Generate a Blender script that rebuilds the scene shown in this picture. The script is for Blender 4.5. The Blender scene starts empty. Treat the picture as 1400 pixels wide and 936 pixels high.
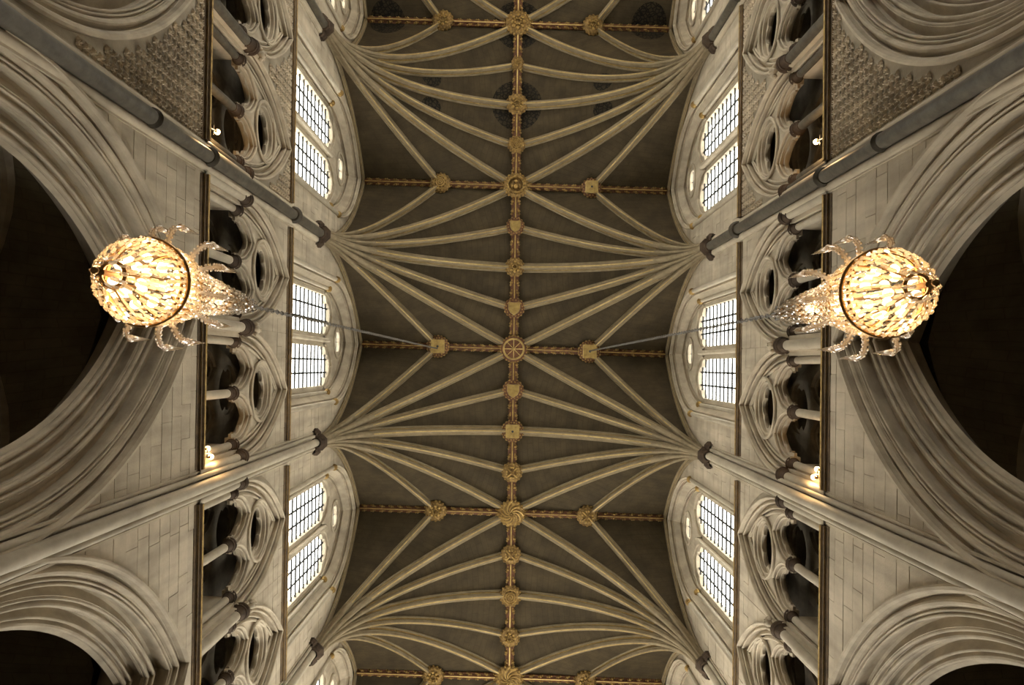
import bpy, math, random
from mathutils import Vector, Matrix
from mathutils.geometry import tessellate_polygon
random.seed(7)
C = bpy.context.scene
col = C.collection
PI = math.pi
sin, cos, sqrt = math.sin, math.cos, math.sqrt

# ------------------------------------------------------------------ camera
F = 1089.0                      # focal length in pixels of the 1400 px wide frame
cam_d = bpy.data.cameras.new('camera')
cam = bpy.data.objects.new('camera', cam_d); col.objects.link(cam)
cam_d.sensor_fit = 'HORIZONTAL'; cam_d.sensor_width = 36.0
cam_d.lens = 36.0 * F / 1400.0
cam_d.shift_x = 0.0
cam_d.shift_y = (486.0 - 468.0) / 1400.0
cam_d.clip_start = 0.05; cam_d.clip_end = 500
zc = Vector((2.0, 14.0, F)).normalized()
yc = Vector((-0.0135, 1.0, 0.0)); yc = (yc - zc * yc.dot(zc)).normalized()
xc = yc.cross(zc)
right = Vector((xc[0], yc[0], zc[0])); down = Vector((xc[1], yc[1], zc[1])); fwd = Vector((xc[2], yc[2], zc[2]))
M = Matrix.Identity(4)
for i in range(3):
    M[i][0] = right[i]; M[i][1] = -down[i]; M[i][2] = -fwd[i]
cam.matrix_world = M            # the eye is the origin; the floor lies 1.6 m below it
C.camera = cam

# ------------------------------------------------------------------ sky, daylight, exposure
w = bpy.data.worlds.new('world'); C.world = w; w.use_nodes = True
bg = w.node_tree.nodes['Background']
bg.inputs[0].default_value = (1.0, 0.955, 0.87, 1)
bg.inputs[1].default_value = 10.0
C.view_settings.view_transform = 'Standard'; C.view_settings.look = 'None'
C.view_settings.gamma = 1.0; C.view_settings.use_curve_mapping = False
C.view_settings.exposure = 0.0

def area(name, loc, direction, sx, sy, power, colr):
    d = bpy.data.lights.new(name, 'AREA'); d.shape = 'RECTANGLE'; d.size = sx; d.size_y = sy
    d.energy = power; d.color = colr
    o = bpy.data.objects.new(name, d); col.objects.link(o); o.location = loc
    o.rotation_euler = Vector(direction).to_track_quat('-Z', 'Y').to_euler()
    return o
DAY = (0.93, 0.96, 1.0)
PITCH = 5.72; T0 = -0.59         # bay pitch and the middle of the central bay
SK = 0.020                       # the two sides of the nave are slightly out of step
# ------------------------------------------------------------------ materials
def mat(name):
    m = bpy.data.materials.new(name); m.use_nodes = True
    nt = m.node_tree; nt.nodes.clear()
    out = nt.nodes.new('ShaderNodeOutputMaterial')
    return m, nt, out
def N(nt, t, **kw):
    n = nt.nodes.new(t)
    for k, v in kw.items(): setattr(n, k, v)
    return n
def stone(name, base, dark, rough=0.85, scale=1.6, streak=True, bump=0.25, fine=28.0, rand=0.0, brick=None, metal=0.0, contrast=(0.35, 0.7), tint=None):
    m, nt, out = mat(name); L = nt.links.new
    b = N(nt, 'ShaderNodeBsdfPrincipled'); b.inputs['Roughness'].default_value = rough
    b.inputs['Metallic'].default_value = metal
    b.inputs['Specular IOR Level'].default_value = 0.25
    geo = N(nt, 'ShaderNodeNewGeometry')
    n1 = N(nt, 'ShaderNodeTexNoise'); n1.inputs['Scale'].default_value = scale; n1.inputs['Detail'].default_value = 6; n1.inputs['Roughness'].default_value = 0.65
    L(geo.outputs['Position'], n1.inputs['Vector'])
    r = N(nt, 'ShaderNodeValToRGB'); r.color_ramp.elements[0].position = contrast[0]; r.color_ramp.elements[1].position = contrast[1]
    r.color_ramp.elements[0].color = (*dark, 1); r.color_ramp.elements[1].color = (*base, 1)
    L(n1.outputs['Fac'], r.inputs['Fac'])
    cur = r.outputs['Color']
    if streak:
        mp = N(nt, 'ShaderNodeMapping'); mp.inputs['Scale'].default_value = (3.0, 3.0, 0.35)
        L(geo.outputs['Position'], mp.inputs['Vector'])
        n3 = N(nt, 'ShaderNodeTexNoise'); n3.inputs['Scale'].default_value = 1.4; n3.inputs['Detail'].default_value = 5
        L(mp.outputs['Vector'], n3.inputs['Vector'])
        mr = N(nt, 'ShaderNodeMapRange'); mr.inputs['From Min'].default_value = 0.3; mr.inputs['From Max'].default_value = 0.65
        mr.inputs['To Min'].default_value = 0.76; mr.inputs['To Max'].default_value = 1.04
        L(n3.outputs['Fac'], mr.inputs['Value'])
        mx = N(nt, 'ShaderNodeMix', data_type='RGBA', blend_type='MULTIPLY'); mx.inputs['Factor'].default_value = 1
        L(cur, mx.inputs['A']); L(mr.outputs['Result'], mx.inputs['B']); cur = mx.outputs['Result']
    n2 = N(nt, 'ShaderNodeTexNoise'); n2.inputs['Scale'].default_value = fine; n2.inputs['Detail'].default_value = 4
    L(geo.outputs['Position'], n2.inputs['Vector'])
    h = n2.outputs['Fac']
    if brick:
        uv = N(nt, 'ShaderNodeUVMap')
        bt = N(nt, 'ShaderNodeTexBrick'); bt.inputs['Scale'].default_value = 1.0
        bt.inputs['Brick Width'].default_value = brick[0]; bt.inputs['Row Height'].default_value = brick[1]
        bt.inputs['Mortar Size'].default_value = 0.012; bt.inputs['Mortar Smooth'].default_value = 0.3
        bt.inputs['Color1'].default_value = (1, 1, 1, 1); bt.inputs['Color2'].default_value = (0.72, 0.72, 0.72, 1); bt.inputs['Mortar'].default_value = (0.42, 0.40, 0.38, 1)
        L(uv.outputs['UV'], bt.inputs['Vector'])
        mx = N(nt, 'ShaderNodeMix', data_type='RGBA', blend_type='MULTIPLY'); mx.inputs['Factor'].default_value = 0.38
        L(cur, mx.inputs['A']); L(bt.outputs['Color'], mx.inputs['B']); cur = mx.outputs['Result']
        ad = N(nt, 'ShaderNodeMath', operation='MULTIPLY_ADD'); ad.inputs[1].default_value = -1.2
        L(bt.outputs['Fac'], ad.inputs[0]); L(h, ad.inputs[2]); h = ad.outputs[0]
    if rand:
        oi = N(nt, 'ShaderNodeObjectInfo')
        mr = N(nt, 'ShaderNodeMapRange'); mr.inputs['To Min'].default_value = 1 - rand; mr.inputs['To Max'].default_value = 1 + rand * 0.5
        L(oi.outputs['Random'], mr.inputs['Value'])
        mx = N(nt, 'ShaderNodeMix', data_type='RGBA', blend_type='MULTIPLY'); mx.inputs['Factor'].default_value = 1
        L(cur, mx.inputs['A']); L(mr.outputs['Result'], mx.inputs['B']); cur = mx.outputs['Result']
    if tint: cur = tint(nt, L, geo, cur)
    L(cur, b.inputs['Base Color'])
    bp = N(nt, 'ShaderNodeBump'); bp.inputs['Strength'].default_value = bump; bp.inputs['Distance'].default_value = 0.02
    L(h, bp.inputs['Height']); L(bp.outputs['Normal'], b.inputs['Normal'])
    L(b.outputs[0], out.inputs['Surface'])
    return m

def roundels(nt, L, geo, cur):
    """dark painted scroll roundels on the webs round the bosses of the old bays"""
    sep = N(nt, 'ShaderNodeSeparateXYZ'); L(geo.outputs['Position'], sep.inputs[0])
    cb = N(nt, 'ShaderNodeCombineXYZ'); L(sep.outputs['X'], cb.inputs[0]); L(sep.outputs['Y'], cb.inputs[1])
    total = None
    for (x, y, r) in ROUNDELS:
        d = N(nt, 'ShaderNodeVectorMath', operation='DISTANCE'); d.inputs[1].default_value = (x, y, 0)
        L(cb.outputs[0], d.inputs[0])
        a = N(nt, 'ShaderNodeMath', operation='LESS_THAN'); a.inputs[1].default_value = r
        L(d.outputs['Value'], a.inputs[0])
        if total is None: total = a.outputs[0]
        else:
            mxx = N(nt, 'ShaderNodeMath', operation='MAXIMUM'); L(total, mxx.inputs[0]); L(a.outputs[0], mxx.inputs[1]); total = mxx.outputs[0]
    v = N(nt, 'ShaderNodeTexVoronoi'); v.feature = 'DISTANCE_TO_EDGE'; v.inputs['Scale'].default_value = 8.0
    L(geo.outputs['Position'], v.inputs['Vector'])
    e = N(nt, 'ShaderNodeMapRange'); e.inputs['From Min'].default_value = 0.05; e.inputs['From Max'].default_value = 0.16
    e.inputs['To Min'].default_value = 0.10; e.inputs['To Max'].default_value = 0.55
    L(v.outputs['Distance'], e.inputs['Value'])
    dk = N(nt, 'ShaderNodeMix', data_type='RGBA', blend_type='MULTIPLY')
    L(total, dk.inputs['Factor']); L(cur, dk.inputs['A']); L(e.outputs['Result'], dk.inputs['B'])
    return dk.outputs['Result']
ZR = 28.0; ZS = 21.9; SS = 5.40
tA = T0 - PITCH * 1.5            # pier between the second and first bays
ROUNDELS = [(0, tA, 0.88), (0, T0 - 2 * PITCH, 0.85), (4.6, T0 - 2 * PITCH, 0.62), (-4.6, T0 - 2 * PITCH - 0.05, 0.62),
            (2.9, tA + 0.45, .30), (-2.9, tA + 0.4, .30), (2.9, tA - 0.5, .30), (-2.9, tA - 0.55, .30)]

m_stone = stone('pale_limestone', (0.52, 0.445, 0.325), (0.37, 0.31, 0.22))
m_block = stone('ashlar_stone', (0.54, 0.465, 0.345), (0.42, 0.355, 0.26), rand=0.10)
m_mould = stone('moulded_limestone', (0.50, 0.43, 0.315), (0.38, 0.32, 0.235), bump=0.15, contrast=(0.3, 0.6))
m_joint = stone('mortar', (0.42, 0.36, 0.265), (0.30, 0.255, 0.185))
m_shaft = stone('polished_shaft_stone', (0.50, 0.44, 0.33), (0.36, 0.31, 0.23), rough=0.55, bump=0.08)
m_marble = stone('dark_purbeck_marble', (0.13, 0.115, 0.086), (0.07, 0.061, 0.046), rough=0.45, bump=0.06, scale=5)
m_cap = stone('brown_marble_capital', (0.10, 0.068, 0.042), (0.05, 0.034, 0.022), rough=0.85, bump=0.1, scale=5)
m_web = stone('vault_web_stone', (0.074, 0.054, 0.026), (0.042, 0.031, 0.016), brick=(0.62, 0.2), bump=0.35, streak=False, tint=roundels)
m_rib = stone('vault_rib_stone', (0.265, 0.212, 0.130), (0.175, 0.137, 0.081), bump=0.12, scale=3, streak=False)
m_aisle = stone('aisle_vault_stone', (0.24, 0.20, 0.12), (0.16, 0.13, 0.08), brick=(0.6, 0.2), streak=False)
m_dark = stone('shaded_stone', (0.24, 0.205, 0.15), (0.11, 0.095, 0.07))  # darker stone colour with the shade of the gallery interior put in
m_diaper = stone('carved_diaper_stone', (0.66, 0.565, 0.42), (0.48, 0.405, 0.295), rand=0.12, bump=0.15, fine=40)
m_gilt = stone('worn_gilding', (0.46, 0.31, 0.10), (0.19, 0.115, 0.04), rough=0.42, metal=0.55, scale=9, streak=False, bump=0.3, fine=45)
m_bossbody = stone('tarnished_gilding', (0.30, 0.19, 0.065), (0.13, 0.08, 0.03), rough=0.5, metal=0.4, scale=9, streak=False, bump=0.3, fine=45)
m_giltred = stone('red_brown_ground', (0.16, 0.07, 0.03), (0.08, 0.035, 0.018), rough=0.6, scale=9, streak=False)
m_giltline = stone('gilt_line', (0.50, 0.36, 0.125), (0.28, 0.19, 0.07), rough=0.4, metal=0.45, scale=7, streak=False)
m_string = stone('gilded_string_course', (0.19, 0.125, 0.062), (0.085, 0.06, 0.035), rough=0.6, scale=6, streak=False)
m_floor = stone('floor_stone', (0.17, 0.15, 0.12), (0.10, 0.09, 0.075), rough=0.5)
m_iron, nt, out = mat('dark_iron')
b = N(nt, 'ShaderNodeBsdfPrincipled'); b.inputs['Base Color'].default_value = (0.05, 0.05, 0.05, 1); b.inputs['Roughness'].default_value = 0.5; b.inputs['Metallic'].default_value = 0.6
nt.links.new(b.outputs[0], out.inputs['Surface'])
m_chain, nt, out = mat('chain_steel')
b = N(nt, 'ShaderNodeBsdfPrincipled'); b.inputs['Base Color'].default_value = (0.24, 0.23, 0.21, 1); b.inputs['Roughness'].default_value = 0.4; b.inputs['Metallic'].default_value = 0.8
nt.links.new(b.outputs[0], out.inputs['Surface'])
m_glass, nt, out = mat('pale_window_glass')
tr = N(nt, 'ShaderNodeBsdfTransparent'); tr.inputs[0].default_value = (0.93, 0.96, 0.97, 1)
gl = N(nt, 'ShaderNodeBsdfGlossy'); gl.inputs['Roughness'].default_value = 0.15
nz = N(nt, 'ShaderNodeTexNoise'); nz.inputs['Scale'].default_value = 3
mr = N(nt, 'ShaderNodeMapRange'); mr.inputs['To Min'].default_value = 0.03; mr.inputs['To Max'].default_value = 0.10
nt.links.new(nz.outputs['Fac'], mr.inputs['Value'])
mx = N(nt, 'ShaderNodeMixShader'); nt.links.new(mr.outputs['Result'], mx.inputs[0])
nt.links.new(tr.outputs[0], mx.inputs[1]); nt.links.new(gl.outputs[0], mx.inputs[2]); nt.links.new(mx.outputs[0], out.inputs['Surface'])
def crystal(name, tcol, fac_trans, rough):
    m, nt, out = mat(name); L = nt.links.new
    tl = N(nt, 'ShaderNodeBsdfTranslucent'); tl.inputs[0].default_value = (*tcol, 1)
    gs = N(nt, 'ShaderNodeBsdfGlossy'); gs.inputs['Roughness'].default_value = rough; gs.inputs[0].default_value = (1, 0.97, 0.93, 1)
    tp = N(nt, 'ShaderNodeBsdfTransparent'); tp.inputs[0].default_value = (0.95, 0.93, 0.9, 1)
    lw = N(nt, 'ShaderNodeLayerWeight'); lw.inputs[0].default_value = 0.45
    m1 = N(nt, 'ShaderNodeMixShader'); L(lw.outputs['Facing'], m1.inputs[0]); L(tl.outputs[0], m1.inputs[1]); L(gs.outputs[0], m1.inputs[2])
    m2 = N(nt, 'ShaderNodeMixShader'); m2.inputs[0].default_value = fac_trans
    L(m1.outputs[0], m2.inputs[1]); L(tp.outputs[0], m2.inputs[2]); L(m2.outputs[0], out.inputs['Surface'])
    return m
m_cry = crystal('cut_crystal', (0.95, 0.90, 0.80), 0.28, 0.12)
m_arm = crystal('crystal_arm', (0.85, 0.80, 0.72), 0.10, 0.1)
m_gold, nt, out = mat('chandelier_brass')
b = N(nt, 'ShaderNodeBsdfPrincipled'); b.inputs['Base Color'].default_value = (0.42, 0.25, 0.10, 1); b.inputs['Roughness'].default_value = 0.3; b.inputs['Metallic'].default_value = 0.9
nt.links.new(b.outputs[0], out.inputs['Surface'])
def emis(name, c, s):
    m, nt, out = mat(name)
    e = N(nt, 'ShaderNodeEmission'); e.inputs[0].default_value = (*c, 1); e.inputs[1].default_value = s
    nt.links.new(e.outputs[0], out.inputs['Surface']); return m
m_bulb = emis('lit_bulb', (1.0, 0.64, 0.28), 8.0)
m_bulb2 = emis('lit_gallery_bulb', (1.0, 0.66, 0.28), 14.0)

# ------------------------------------------------------------------ mesh helpers
class MB:
    def __init__(s): s.v = []; s.f = []; s.m = []; s.uv = []
    def add(s, vs, fs, mi=0, uvs=None):
        o = len(s.v); s.v += [tuple(p) for p in vs]
        for k, f in enumerate(fs):
            s.f.append([o + i for i in f]); s.m.append(mi)
            s.uv.append(uvs[k] if uvs else None)
    def grid(s, P, mi=0, closed_u=False, uv=None, mfun=None):
        n = len(P); m_ = len(P[0]); vs = [p for row in P for p in row]; o = len(s.v); s.v += [tuple(p) for p in vs]
        for i in range(n - (0 if closed_u else 1)):
            i2 = (i + 1) % n
            for j in range(m_ - 1):
                s.f.append([o + i * m_ + j, o + i * m_ + j + 1, o + i2 * m_ + j + 1, o + i2 * m_ + j])
                s.m.append(mfun(i, j) if mfun else mi)
                s.uv.append([uv[i][j], uv[i][j + 1], uv[i2][j + 1], uv[i2][j]] if uv else None)
    def box(s, a, b, mi=0):
        x0, y0, z0 = a; x1, y1, z1 = b
        s.add([(x0,y0,z0),(x1,y0,z0),(x1,y1,z0),(x0,y1,z0),(x0,y0,z1),(x1,y0,z1),(x1,y1,z1),(x0,y1,z1)],
              [(0,3,2,1),(4,5,6,7),(0,1,5,4),(1,2,6,5),(2,3,7,6),(3,0,4,7)], mi)
    def lathe(s, c, prof, n=16, mi=0, rot=0.0):
        P = []
        for k in range(n):
            a = 2 * PI * k / n + rot
            P.append([(c[0] + r * cos(a), c[1] + r * sin(a), c[2] + z) for r, z in prof])
        s.grid(P, mi, closed_u=True)
    def tube(s, pts, r, n=8, mi=0, closed=False):
        pts = [Vector(p) for p in pts]; P = []
        up = None
        L = len(pts)
        for i, p in enumerate(pts):
            if closed: d = pts[(i + 1) % L] - pts[i - 1]
            else: d = pts[min(i + 1, L - 1)] - pts[max(i - 1, 0)]
            d.normalize()
            if up is None:
                up = Vector((0, 0, 1)) if abs(d.z) < 0.9 else Vector((1, 0, 0))
            u = (up - d * up.dot(d)).normalized(); v = d.cross(u); up = u
            rr = r[i] if isinstance(r, (list, tuple)) else r
            P.append([tuple(p + u * (rr * cos(2 * PI * k / n)) + v * (rr * sin(2 * PI * k / n))) for k in range(n + 1)])
        if closed: P.append(P[0])
        s.grid(P, mi)
    def ball(s, c, r, nu=8, nv=5, mi=0, sc=(1, 1, 1)):
        P = []
        for k in range(nu):
            a = 2 * PI * k / nu
            P.append([(c[0] + sc[0] * r * sin(PI * j / nv) * cos(a), c[1] + sc[1] * r * sin(PI * j / nv) * sin(a), c[2] + sc[2] * r * cos(PI * j / nv)) for j in range(nv + 1)])
        s.grid(P, mi, closed_u=True)
    def mesh(s, name, mats, smooth=40, off=(0, 0, 0)):
        me = bpy.data.meshes.new(name)
        vs = [(a - off[0], b - off[1], c - off[2]) for a, b, c in s.v] if off != (0, 0, 0) else s.v
        me.from_pydata(vs, [], s.f)
        if not isinstance(mats, (list, tuple)): mats = [mats]
        for m in mats: me.materials.append(m)
        if any(s.m): me.polygons.foreach_set('material_index', s.m)
        if any(u is not None for u in s.uv):
            l = me.uv_layers.new(name='UVMap'); fl = []
            for u, f in zip(s.uv, s.f):
                for q in (u or [(0, 0)] * len(f)): fl += [q[0], q[1]]
            l.data.foreach_set('uv', fl)
        if smooth:
            me.polygons.foreach_set('use_smooth', [True] * len(me.polygons))
            me.set_sharp_from_angle(angle=math.radians(smooth))
        me.validate(); me.update()
        return me
def link(name, me, parent=None, loc=(0, 0, 0), rot=(0, 0, 0), kind=None, label=None):
    o = bpy.data.objects.new(name, me); col.objects.link(o); o.location = loc; o.rotation_euler = rot
    if parent: o.parent = parent
    if kind: o['kind'] = kind
    if label: o['label'] = label
    return o
def thing(name, label, cat, loc, group=None):
    o = bpy.data.objects.new(name, None); col.objects.link(o); o.location = loc; o.empty_display_size = 0.3
    o['label'] = label; o['category'] = cat
    if group: o['group'] = group
    return o
def dup(root, loc, label=None, group=None, keep=lambda o: True):
    def rec(o, parent):
        c = o.copy(); col.objects.link(c)
        if parent: c.parent = parent
        for ch in list(o.children):
            if keep(ch): rec(ch, c)
        return c
    r = rec(root, None); r.location = loc
    if label: r['label'] = label
    if group: r['group'] = group
    return r
BAYNAME = {-2: 'top', -1: 'upper', 0: 'middle', 1: 'lower', 2: 'bottom'}
SIDE = {-1: 'left', 1: 'right'}
def W(sd, s, t, z): return (sd * s, t + SK * sd * s, z)      # side, distance out from the axis, along the nave, height
def bay_t(k): return T0 + k * PITCH
def pier_t(k): return T0 + (k + 0.5) * PITCH                 # pier below bay k in the picture

# ------------------------------------------------------------------ arch curves and moulding profiles
def arch_R(w_, h): 
    R = (w_ * w_ + h * h) / (2 * w_); return R, R - w_
def arch_half(w_, h, zs, r, n):
    R, c = arch_R(w_, h); Rr = R + r; pm = math.acos(min(1, c / Rr))
    return [(-c + Rr * cos(pm * i / n), zs + Rr * sin(pm * i / n)) for i in range(n + 1)]
def arch_full(w_, h, zs, r=0.0, n=12, leg=None):
    a = arch_half(w_, h, zs, r, n)
    if leg is not None: a = [(a[0][0], leg)] + a
    return a + [(-t, z) for t, z in reversed(a[:-1])]
def arch_t(w_, h, zs, z):
    if z <= zs: return w_
    R, c = arch_R(w_, h); q = R * R - (z - zs) ** 2
    return max(0.0, sqrt(q) - c) if q > 0 else 0.0
def mould(start, end, seq, k=5):
    """profile between two (radial, depth) points made of rolls, hollows and fillets"""
    tot = sum(q[1] for q in seq); d = Vector((end[0] - start[0], end[1] - start[1])); L = d.length; d.normalize()
    n = Vector((-d.y, d.x)); 
    if n.x + n.y > 0: n = -n                     # towards the opening and the nave
    P = []; x = 0.0
    for kind, ln in seq:
        ln = ln / tot * L
        if kind == 'f':
            P += [(x, 0.0), (x + ln, 0.0)]
        elif kind == 's':                        # step
            P += [(x, 0.0), (x, ln * 0.5), (x + ln, ln * 0.5), (x + ln, 0.0)]
        else:
            for i in range(k + 1):
                a = PI * i / k; hgt = sin(a) * ln * (0.66 if kind == 'r' else -1.25)
                P.append((x + ln * (1 - cos(a)) / 2, hgt))
        x += ln
    out = []
    for a, b in P:
        q = Vector(start) + d * a + n * b
        if not out or (Vector(out[-1]) - q).length > 1e-4: out.append((q.x, q.y))
    return out
def sweep_arch(mb, sd, tc, w_, h, zs, prof, s0, n=16, leg=None, mi=0):
    """prof: (radial offset, depth); swept round a pointed arch"""
    cols = [[W(sd, s0 + dp, tc + t, z) for t, z in arch_full(w_, h, zs, r, n, leg)] for r, dp in prof]
    mb.grid(cols, mi)
def wall_strips(mb, sd, s, tb0, tb1, tc, z0, z1, w_, h, zs, n=14, mi=0):
    """flat wall with one arched opening between t = tb0 and tb1"""
    zap = zs + h
    zz = [z0] + ([zs] if zs > z0 else []) + [zs + h * sin(PI / 2 * i / n) for i in range(1, n + 1)]
    zz = [z for z in zz if z >= z0]
    for sg, tb in ((1, tb1), (-1, tb0)):
        mb.grid([[W(sd, s, tc + sg * arch_t(w_, h, zs, z), z), W(sd, s, tb, z)] for z in zz], mi)
    mb.grid([[W(sd, s, tb0, zap), W(sd, s, tb1, zap)], [W(sd, s, tb0, z1), W(sd, s, tb1, z1)]], mi)
def tess_plate(mb, sd, s0, s1, outer, holes, tc=0.0, mi=0, lining=True):
    loops = [outer] + holes
    tri = tessellate_polygon([[Vector((a, b, 0)) for a, b in lp] for lp in loops])
    pts = [p for lp in loops for p in lp]
    for s in (s0, s1):
        mb.add([W(sd, s, tc + a, b) for a, b in pts], [tuple(t) for t in tri], mi)
    if lining:
        for lp in loops:
            q = lp + [lp[0]]
            mb.grid([[W(sd, s0, tc + a, b), W(sd, s1, tc + a, b)] for a, b in q], mi)
def foil(n, R, d, rl, c=(0, 0), rot=PI / 2, k=10, a0=0, a1=2 * PI):
    P = []; tot = int(n * k * (a1 - a0) / (2 * PI)); full = abs(a1 - a0 - 2 * PI) < 1e-6
    for i in range(tot if full else tot + 1):
        a = a0 + (a1 - a0) * i / tot
        D = (a - rot + PI / n) % (2 * PI / n) - PI / n
        q = rl * rl - (d * sin(D)) ** 2
        r = d * cos(D) + sqrt(max(q, 0)); P.append((c[0] + min(r, R) * cos(a), c[1] + min(r, R) * sin(a)))
    return P
def circle(r, c, n=28): return [(c[0] + r * cos(2 * PI * i / n), c[1] + r * sin(2 * PI * i / n)) for i in range(n)]
def loop_tube(mb, sd, s, pts, r, tc=0.0, closed=False, n=6, mi=0):
    mb.tube([W(sd, s, tc + a, b) for a, b in pts], r, n, mi, closed)

# =================================================================== THE SETTING
# ---- floor and ground
fb = MB(); fb.box((-12.2, -17.8, -1.75), (12.2, 16.4, -1.6)); f = link('floor', fb.mesh('floor', m_floor), kind='structure')
ZT = 13.80; ZC = 19.12           # the two string courses
SW = 5.45                        # wall face
# ---- added unseen end walls holding back daylight, their openings sized for the light
def added_end_wall(name, y, hw, z0, z1, zarch):
    mb = MB(); zz = [z1 + (zarch - z1) * sin(PI / 2 * i / 8) for i in range(9)]
    def X(z): return hw if z <= z1 else hw * (1 - ((z - z1) / (zarch - z1)) ** 2) ** 0.5
    for sg in (-1, 1):
        mb.grid([[(sg * X(z), y, z), (sg * 12.2, y, z)] for z in [z0, z1] + zz[1:]])
    mb.grid([[(-12.2, y, -1.6), (12.2, y, -1.6)], [(-12.2, y, z0), (12.2, y, z0)]])
    mb.grid([[(-12.2, y, zarch), (12.2, y, zarch)], [(-12.2, y, 29.5), (12.2, y, 29.5)]])
    link(name, mb.mesh(name, m_stone, 30), kind='structure')
added_end_wall('wall_added_far', -17.7, 2.2, 12.0, 17.0, 20.0)
added_end_wall('wall_added_near', 16.3, 4.2, 11.0, 17.0, 22.0)
AR = dict(w_=2.83, h=5.15, zs=8.3)
AR2 = dict(w_=2.55, h=5.15, zs=8.3)
TRI = dict(w_=1.31, h=2.98, zs=16.05)
TC_TRI = (-1.33, 1.33)
CL = dict(w_=1.92, h=3.35, zs=24.25)

# ---- side walls: backing masonry with arched openings, ashlar blocks set proud of it
def blocks(sd, root, T, tb, tc, z0, z1, arch, s, course, count, budget, lmin=0.5, lmax=1.0):
    z = z0; g = 0.006; row = 0; extra = MB()
    while z < z1 - 0.05:
        zh = min(z + course, z1); a0 = arch_t(*arch, z + g); a1 = arch_t(*arch, zh - g)
        spans = [(1, a0, a1, tb)] + [(-1, a0, a1, tb)]
        if a0 < 0.12: spans = [(1, 0, 0, tb), (-1, 0, 0, tb)]
        for sg, q0, q1, te in spans:
            x = te; first = True
            while x > min(q0, q1) + 0.03:
                ln = random.uniform(lmin, lmax) * (0.6 if first and row % 2 else 1); first = False
                y = x - ln
                if y < max(q0, q1) + 0.25: e0, e1, y = q0, q1, -9
                else: e0 = e1 = y
                p = random.uniform(0.006, 0.013); sf = s - p
                gg = g if y > -9 else 0
                A = [(x - g, z + g), (e0 + gg, z + g), (e1 + gg, zh - g), (x - g, zh - g)]
                A = [(max(a, min(e0, e1)), b_) for a, b_ in A]
                vs = [W(sd, sf, tc + sg * a, b_) for a, b_ in A] + [W(sd, s + 0.01, tc + sg * a, b_) for a, b_ in A]
                fs = [(0, 1, 2, 3), (0, 4, 5, 1), (1, 5, 6, 2), (2, 6, 7, 3), (3, 7, 4, 0)]
                if count[0] < budget:
                    mb = MB(); mb.add(vs, fs); o0 = W(sd, s, tc + sg * x, z)
                    link('ashlar_block', mb.mesh('ashlar_block', m_block, 0, o0), root, o0); count[0] += 1
                else: extra.add(vs, fs)
                x = y
        z = zh; row += 1
    return extra

ros = MB()
nv = 16; vs = [(0.0, 0, 0)]; R0 = 0.085
for k in range(nv):
    a = 2 * PI * k / nv; r = R0 * (1.0 if k % 2 == 0 else 0.62) * (1.12 if k % 4 == 0 else 1); hh = 0.0 if k % 2 else 0.012
    vs.append((0.008 + hh, r * cos(a + PI / 8), r * sin(a + PI / 8)))
for k in range(nv):
    a = 2 * PI * k / nv; vs.append((0.052 if k % 2 == 0 else 0.018, 0.55 * R0 * cos(a + PI / 8), 0.55 * R0 * sin(a + PI / 8)))
vs.append((0.02, 0, 0)); fs = []
for k in range(nv):
    k2 = (k + 1) % nv; fs += [(1 + k, 1 + k2, 1 + nv + k2, 1 + nv + k), (1 + nv + k, 1 + nv + k2, 2 * nv + 1)]
ros.add([(-a, b_, c_) for a, b_, c_ in vs], fs)
rosette_R = ros.mesh('diaper_flower', m_diaper, 30)
ros2 = MB(); ros2.add([(a, b_, c_) for a, b_, c_ in vs], fs); rosette_L = ros2.mesh('diaper_flower', m_diaper, 30)

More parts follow.
